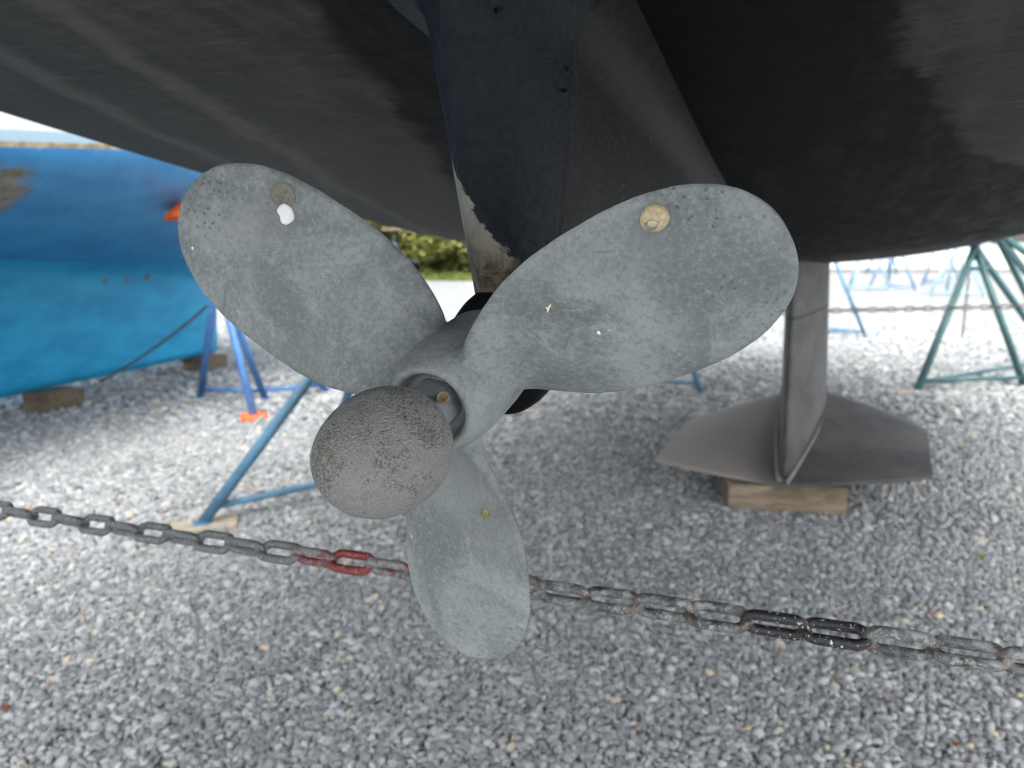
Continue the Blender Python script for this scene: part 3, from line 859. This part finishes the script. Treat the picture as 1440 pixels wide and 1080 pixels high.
# near left stand under the port bilge
stand('light blue jack stand close behind the chain, left of the anode', [(-1.193, 2.819), (-.60, 3.31), (-.911, 3.68)], (-.56, 3.30, .92), (.05, -.1, 1), 'stand_light', .026, bars=((0, 1),), pad_mat='rubber', head=.07)
# saturated blue stand against the blue hull, one orange foot
stand('saturated blue jack stand with an orange foot leaning on the blue boat', [(-2.169, 5.248), (-1.60, 4.653), (-1.703, 5.199), (-1.329, 5.425)], at(306, 385, 4.95), at(258, 299, 4.62) - at(306, 385, 4.95), 'stand_blue', .028, bars=((0, 2), (2, 3)), foot_mats={1: 'orange'}, pad_mat='orange', head=.46, pad=.16)
stand('pale jack stand far off in the gap between the two upper blades', [(-.80, 9.7), (-2.1, 9.6), (-1.7, 10.5)], (-1.50, 9.95, 1.02), (0, 0, 1), 'stand_light', .026, head=.2)
stand('light blue jack stand showing one foot below the right blade', [(1.355, 5.425), (.74, 5.66), (1.02, 6.3)], (1.10, 5.95, 1.0), (.1, 0, 1), 'stand_light', .024, bars=((0, 1), (1, 2)), head=.12)
stand('large teal green jack stand at the right edge beyond the keel', [(2.955, 5.505), (3.86, 5.70), (4.75, 6.6)], at(1371, 347, 5.95), (-.2, 0, 1), 'stand_teal', .030, brace=.84, head=.06)
stand('teal green jack stand cut off by the right edge, behind the large one', [(4.95, 6.4), (5.4, 7.6), (5.5, 6.0)], (4.06, 6.6, 1.18), (-.3, 0, 1), 'stand_teal', .032, head=.2)
stand('thin teal blue jack stand just right of the keel fin', [(3.988, 8.631), (3.15, 8.75), (3.4, 9.5)], (3.60, 8.85, 1.02), (0, 0, 1), 'stand_light', .024, head=.2)
for lab, x, y, m, a, h in (('palest jack stand of the far row, left end', 7.9, 17.4, 'stand_pale', 100, 1.25), ('deep blue jack stand in the far row', 8.6, 17.6, 'stand_far', 190, 1.2),
                           ('pale jack stand in the middle of the far row', 8.9, 15.6, 'stand_pale', 75, 1.2), ('blue jack stand right of the pale one in the far row', 10.6, 19.4, 'stand_far', 210, 1.3),
                           ('pale jack stand at the right end of the far row', 13.0, 22.5, 'stand_pale', 60, 1.3), ('pale blue jack stand farthest back beside the paved lot', 12.2, 25.5, 'stand_light', 20, 1.4)):
    stand(lab, tripod(x, y, .55, a), (x, y, h), (0, 0, 1), m, .034, group='jack stands in the far row', head=.2)
# the two stands the chain is fixed to, outside the frame
for p, lab, s in ((C0, 'light blue jack stand holding the left end of the chain', -1), (C1, 'light blue jack stand holding the right end of the chain', 1)):
    stand(lab, tripod(p.x + s * .12, p.y - .02, .42, 90 if s < 0 else 30), (p.x + s * .12, p.y - .02, 1.0), (0, 0, 1), 'stand_light', .026, head=.2)

# chain between the stands beyond the keel, and a loose end hanging from the teal stand
chain('thin dark chain strung level between stands beyond the keel', at(985, 441, 5.75), at(1560, 428, 5.25), .062, 1.4, lambda i, n: 'chain_dark', lambda f: .25)
hp = at(1363, 383, 5.75)
chain('loose dark chain end hanging from the teal jack stand', hp, hp + Vector((.0, 0, -.50)), .030, .68, lambda i, n: 'chain_dark', lambda f: .3)
chain('rusty chain running from the blue jack stand down to the turquoise keel', at(292, 430, 5.1), at(140, 537, 5.05), .044, 1.0, lambda i, n: 'chain_dark', lambda f: .6, sag=.03)

# ------------------------------------------------------------------ blue boat on the left
BY = math.atan2(.281, .9597); K0 = Vector((-2.512, 6.734, 0))
blue = empty('blue_boat', K0, (0, 0, -BY)); tag(blue, 'blue hulled boat with turquoise long keel propped up at the left', 'boat')
def bl_zc(s): return .86 - .069 * (s + .65) if s < .2 else .80 + .24 * (s - .2) ** 1.6
def bl_B(s): return float(np.interp(s, [-8, -6, -4, -2.5, -1, .5, 1.5, 2.2], [.7, 1.05, 1.25, 1.27, 1.12, .75, .40, .03]))
def build_blue():
    S = np.linspace(-7.5, 2.2, 60); V, Fc = [], []
    th = np.linspace(0, math.pi / 2, 22)
    for s in S:
        B = bl_B(s); z0 = bl_zc(s); D = 1.78 + .09 * s - z0; D = max(D, .25); row = []
        for t in th:
            b = math.sin(t); row.append((b * B, z0 + D * (1 - max(0, 1 - b ** 1.75) ** (1 / 1.9)) ** .92))
        zt = row[-1][1]
        for f in (.1, .35, .7, 1.): row.append((B + .06 * f, zt + f * (2.75 - zt)))
        full = [(-b, z) for b, z in row[::-1]] + row[1:]
        for b, z in full: V.append((b, s, z))
    n = 2 * (len(th) + 4) - 1
    for j in range(len(S) - 1):
        for i in range(n - 1): Fc.append((j * n + i, j * n + i + 1, (j + 1) * n + i + 1, (j + 1) * n + i))
        Fc.append((j * n + n - 1, j * n, (j + 1) * n, (j + 1) * n + n - 1))
    Fc.append(tuple(range(n))); Fc.append(tuple(range((len(S) - 1) * n, len(S) * n))[::-1])
    mesh('hull', V, Fc, M['blue'], blue)
    # long keel
    V, Fc = [], []; NZ = 14; SS = np.concatenate([np.linspace(-6.2, -.2, 40), [-.1, -.04, 0]])
    for j in range(NZ + 1):
        t = j / NZ
        for sd in (1, -1):
            for s in (SS if sd == 1 else SS[::-1]):
                e = min(1, max(0, (0 - s) / .35)) ** .5; zt = bl_zc(s - .1) + .06
                z = .15 + t * (zt - .15)
                hwid = (.10 + .035 * t + .16 * max(0, (t - .86) / .14) ** 2) * e
                V.append((sd * hwid - .10 + .10 * t, s - .12 * t, z))
    n = 2 * len(SS)
    for j in range(NZ):
        for i in range(n): Fc.append((j * n + i, j * n + (i + 1) % n, (j + 1) * n + (i + 1) % n, (j + 1) * n + i))
    Fc.append(tuple(range(n))[::-1])
    mesh('keel', V, Fc, M['cyan'], blue)
build_blue()

# ------------------------------------------------------------------ timber blocks and boards
def block(label, cx, cy, sx, sy, sz, rot, mat, seed, z0=0.):
    o = from_bm('timber_block', box_bm(sx, sy, sz, None, .008, .006, seed), M[mat]); o.location = (cx, cy, z0 + sz / 2); o.rotation_euler = (0, 0, rot)
    return tag(o, label, 'timber block')
block('weathered timber block under the winged keel', 1.135, 3.135, .46, .30, .122, R(-6), 'timber', 1)
block('dark timber block under the near end of the turquoise keel', -2.99, 4.93, .20, .30, .14, -BY, 'dark_timber', 2)
block('dark timber block under the far end of the turquoise keel', -2.60, 6.45, .22, .30, .14, -BY, 'dark_timber', 3)
def board(label, cx, cy, sx, sy, rot, seed):
    o = from_bm('foot_board', box_bm(sx, sy, .022, None, .004, .004, seed), M['board']); o.location = (cx, cy, .016); o.rotation_euler = (0, 0, rot)
    return tag(o, label, 'board')
board('pale board under the foot of the light blue stand by the chain', -1.193, 2.83, .24, .15, .3, 4)
board('pale board under the left foot of the large teal stand', 2.88, 5.50, .26, .16, .1, 5)
board('pale board under the foot showing below the right blade', 1.40, 5.42, .26, .16, -.2, 6)
board('pale board under the blue stand foot behind the left blade', -1.26, 5.42, .26, .16, .0, 7)
board('brown board under the foot of the thin stand right of the keel', 4.05, 8.62, .36, .2, .0, 8)

# ------------------------------------------------------------------ fallen leaves and weeds
def leaf_obj(label, px, py, size, rot, seed):
    rnd = random.Random(seed); V = [(0, 0, 0)]; n = 10
    for i in range(n):
        a = 2 * math.pi * i / n; r = 1 if i % 2 == 0 else .62
        V.append((math.cos(a) * r * size * 1.3, math.sin(a) * r * size * .8, size * (.25 * abs(math.sin(a)) + rnd.uniform(0, .2))))
    Fc = [(0, i + 1, (i + 1) % n + 1) for i in range(n)]
    o = mesh('fallen_leaf', V, Fc, M['dry']); sm = o.modifiers.new('thick', 'SOLIDIFY'); sm.thickness = .0008
    r = at(px, py, 1.) - Vector((0, 0, 1.1)); t = (.022 - 1.1) / r.z
    o.location = Vector((0, 0, 1.1)) + r * t; o.rotation_euler = (rnd.uniform(-.2, .2), rnd.uniform(-.2, .2), rot)
    tag(o, label, 'leaf', 'fallen leaves')
leaf_obj('curled red brown leaf on the gravel just right of the hub', 711, 652, .020, .5, 1)
leaf_obj('small red brown leaf on gravel left of the light blue foot', 232, 720, .013, 1.2, 2)
leaf_obj('dark red leaf on the gravel at the bottom left edge', 8, 996, .013, .2, 3)
leaf_obj('small orange leaf below the red chain link', 289, 824, .009, 2.0, 4)
leaf_obj('red leaf on the gravel near the bottom right corner', 1343, 1047, .008, .9, 5)
def weed(label, px, py, size, seed, nb=14, lean=1., mat='weed'):
    rnd = random.Random(seed); V, Fc = [], []
    for i in range(nb):
        a = rnd.uniform(0, 6.28); ln = size * rnd.uniform(.5, 1); tilt = rnd.uniform(.3, 1.1) * lean; wd = size * .09
        d = Vector((math.cos(a) * math.sin(tilt), math.sin(a) * math.sin(tilt), math.cos(tilt))); s = Vector((-math.sin(a), math.cos(a), 0)) * wd
        b = len(V); p0 = Vector((0, 0, 0)); p1 = d * ln * .55; p2 = d * ln - Vector((0, 0, ln * .12))
        V += [p0 - s * .4, p0 + s * .4, p1 + s, p1 - s, p2]; Fc += [(b, b + 1, b + 2, b + 3), (b + 3, b + 2, b + 4)]
    o = mesh('weed', V, Fc, M[mat]); r = at(px, py, 1.) - Vector((0, 0, 1.1)); t = (.014 - 1.1) / r.z
    o.location = Vector((0, 0, 1.1)) + r * t; tag(o, label, 'weed', 'weeds in the gravel')
weed('small green weed in the gravel right of the winged keel', 1380, 788, .035, 1)
weed('tiny green weed in the gravel above the chain at right', 1287, 853, .028, 2)

# ------------------------------------------------------------------ trees far behind, seen between blades
def tree(label, x, y, h, rad, mat, seed, nl=14000):
    rnd = random.Random(seed); root = empty('tree', (x, y, 0)); tag(root, label, 'tree', 'trees behind the boatyard')
    bm = bmesh.new(); p = Vector((0, 0, -.05)); r = .11 + .03 * rnd.random(); tips = []
    def limb(p, d, ln, r, dep):
        q = p
        for _ in range(4):
            d = (d + Vector((rnd.gauss(0, .13), rnd.gauss(0, .13), .05))).normalized(); e = q + d * ln / 4
            tube(q, e, r, r * .84, 8, bm, False); q = e; r *= .84
            if dep: tips.append(q.copy())
        if dep < 2:
            for _ in range(4 if dep == 0 else 3):
                a = rnd.uniform(0, 6.28); limb(q, (d + Vector((math.cos(a), math.sin(a), rnd.uniform(-.1, .5))) * .9).normalized(), ln * .62, r * .7, dep + 1)
    limb(p, Vector((0, 0, 1)), h * .42, r, 0)
    for i in range(4):     # low limbs
        a = rnd.uniform(0, 6.28); limb(Vector((0, 0, h * rnd.uniform(.08, .3))), Vector((math.cos(a), math.sin(a), .4)).normalized(), h * .22, r * .4, 1)
    from_bm('trunk', bm, M['bark'], root)
    V, Fc = [], []
    cl = [(t + Vector((rnd.gauss(0, .25), rnd.gauss(0, .25), rnd.gauss(0, .2))), rnd.uniform(.25, .55)) for t in tips for _ in range(2)]
    cl += [(Vector((rnd.uniform(-rad, rad), rnd.uniform(-rad * .6, rad * .6), rnd.uniform(.25, 2.6))), rnd.uniform(.3, .55)) for _ in range(70)]
    for i in range(nl):
        c, cr = rnd.choice(cl); dv = Vector((rnd.gauss(0, 1), rnd.gauss(0, 1), rnd.gauss(0, 1))).normalized() * cr * rnd.random() ** .4
        p = c + dv; u = Vector((rnd.gauss(0, 1), rnd.gauss(0, 1), rnd.gauss(0, 1))).normalized(); v = u.orthogonal().normalized(); s = rnd.uniform(.035, .075)
        b = len(V); V += [p - u * s * 1.6, p + v * s * .7, p + u * s * 1.6, p - v * s * .7]; Fc.append((b, b + 1, b + 2, b + 3))
    mesh('crown', V, Fc, M[mat], root, False)
for i, (x, y, h, m, lab) in enumerate((
    (-2.95, 23.4, 5.5, 'leaf2', 'yellow green tree nearest the left blade in the gap'), (-1.75, 24.6, 6.0, 'leaf', 'olive green tree with pale trunk in the gap'),
    (-.7, 23.8, 5.0, 'leaf2', 'yellow green tree hidden partly by the drive leg'), (-4.4, 24.5, 6.0, 'leaf', 'olive tree mostly behind the left blade'),
    (-2.3, 27.0, 7.0, 'leaf', 'taller dark tree behind the gap trees'), (-6.2, 25.2, 6.0, 'leaf', 'olive tree beyond the bow of the blue boat'), (.9, 25.5, 6.0, 'leaf', 'olive tree behind the drive leg'), (-3.6, 26.2, 6.0, 'leaf', 'dark tree filling the back of the gap at its left'), (-1.3, 26.6, 6.0, 'leaf', 'dark tree filling the back of the gap at its right'))):
    tree(lab, x, y, h, 1.3, m, 11 + i)
def grass_strip():
    rng = random.Random(3); V, Fc = [], []
    for i in range(9000):
        x = rng.uniform(-9, 3); y = rng.uniform(21.2, 24.5); h = rng.uniform(.08, .26); a = rng.uniform(0, 6.28); wd = .02; b = len(V)
        V += [(x - wd * math.cos(a), y - wd * math.sin(a), 0), (x + wd * math.cos(a), y + wd * math.sin(a), 0), (x + rng.gauss(0, .06), y + rng.gauss(0, .06), h)]; Fc.append((b, b + 1, b + 2))
    o = mesh('grass', V, Fc, M['grass'], None, False); tag(o, 'strip of rough grass below the trees', 'grass', kind='stuff')
grass_strip()
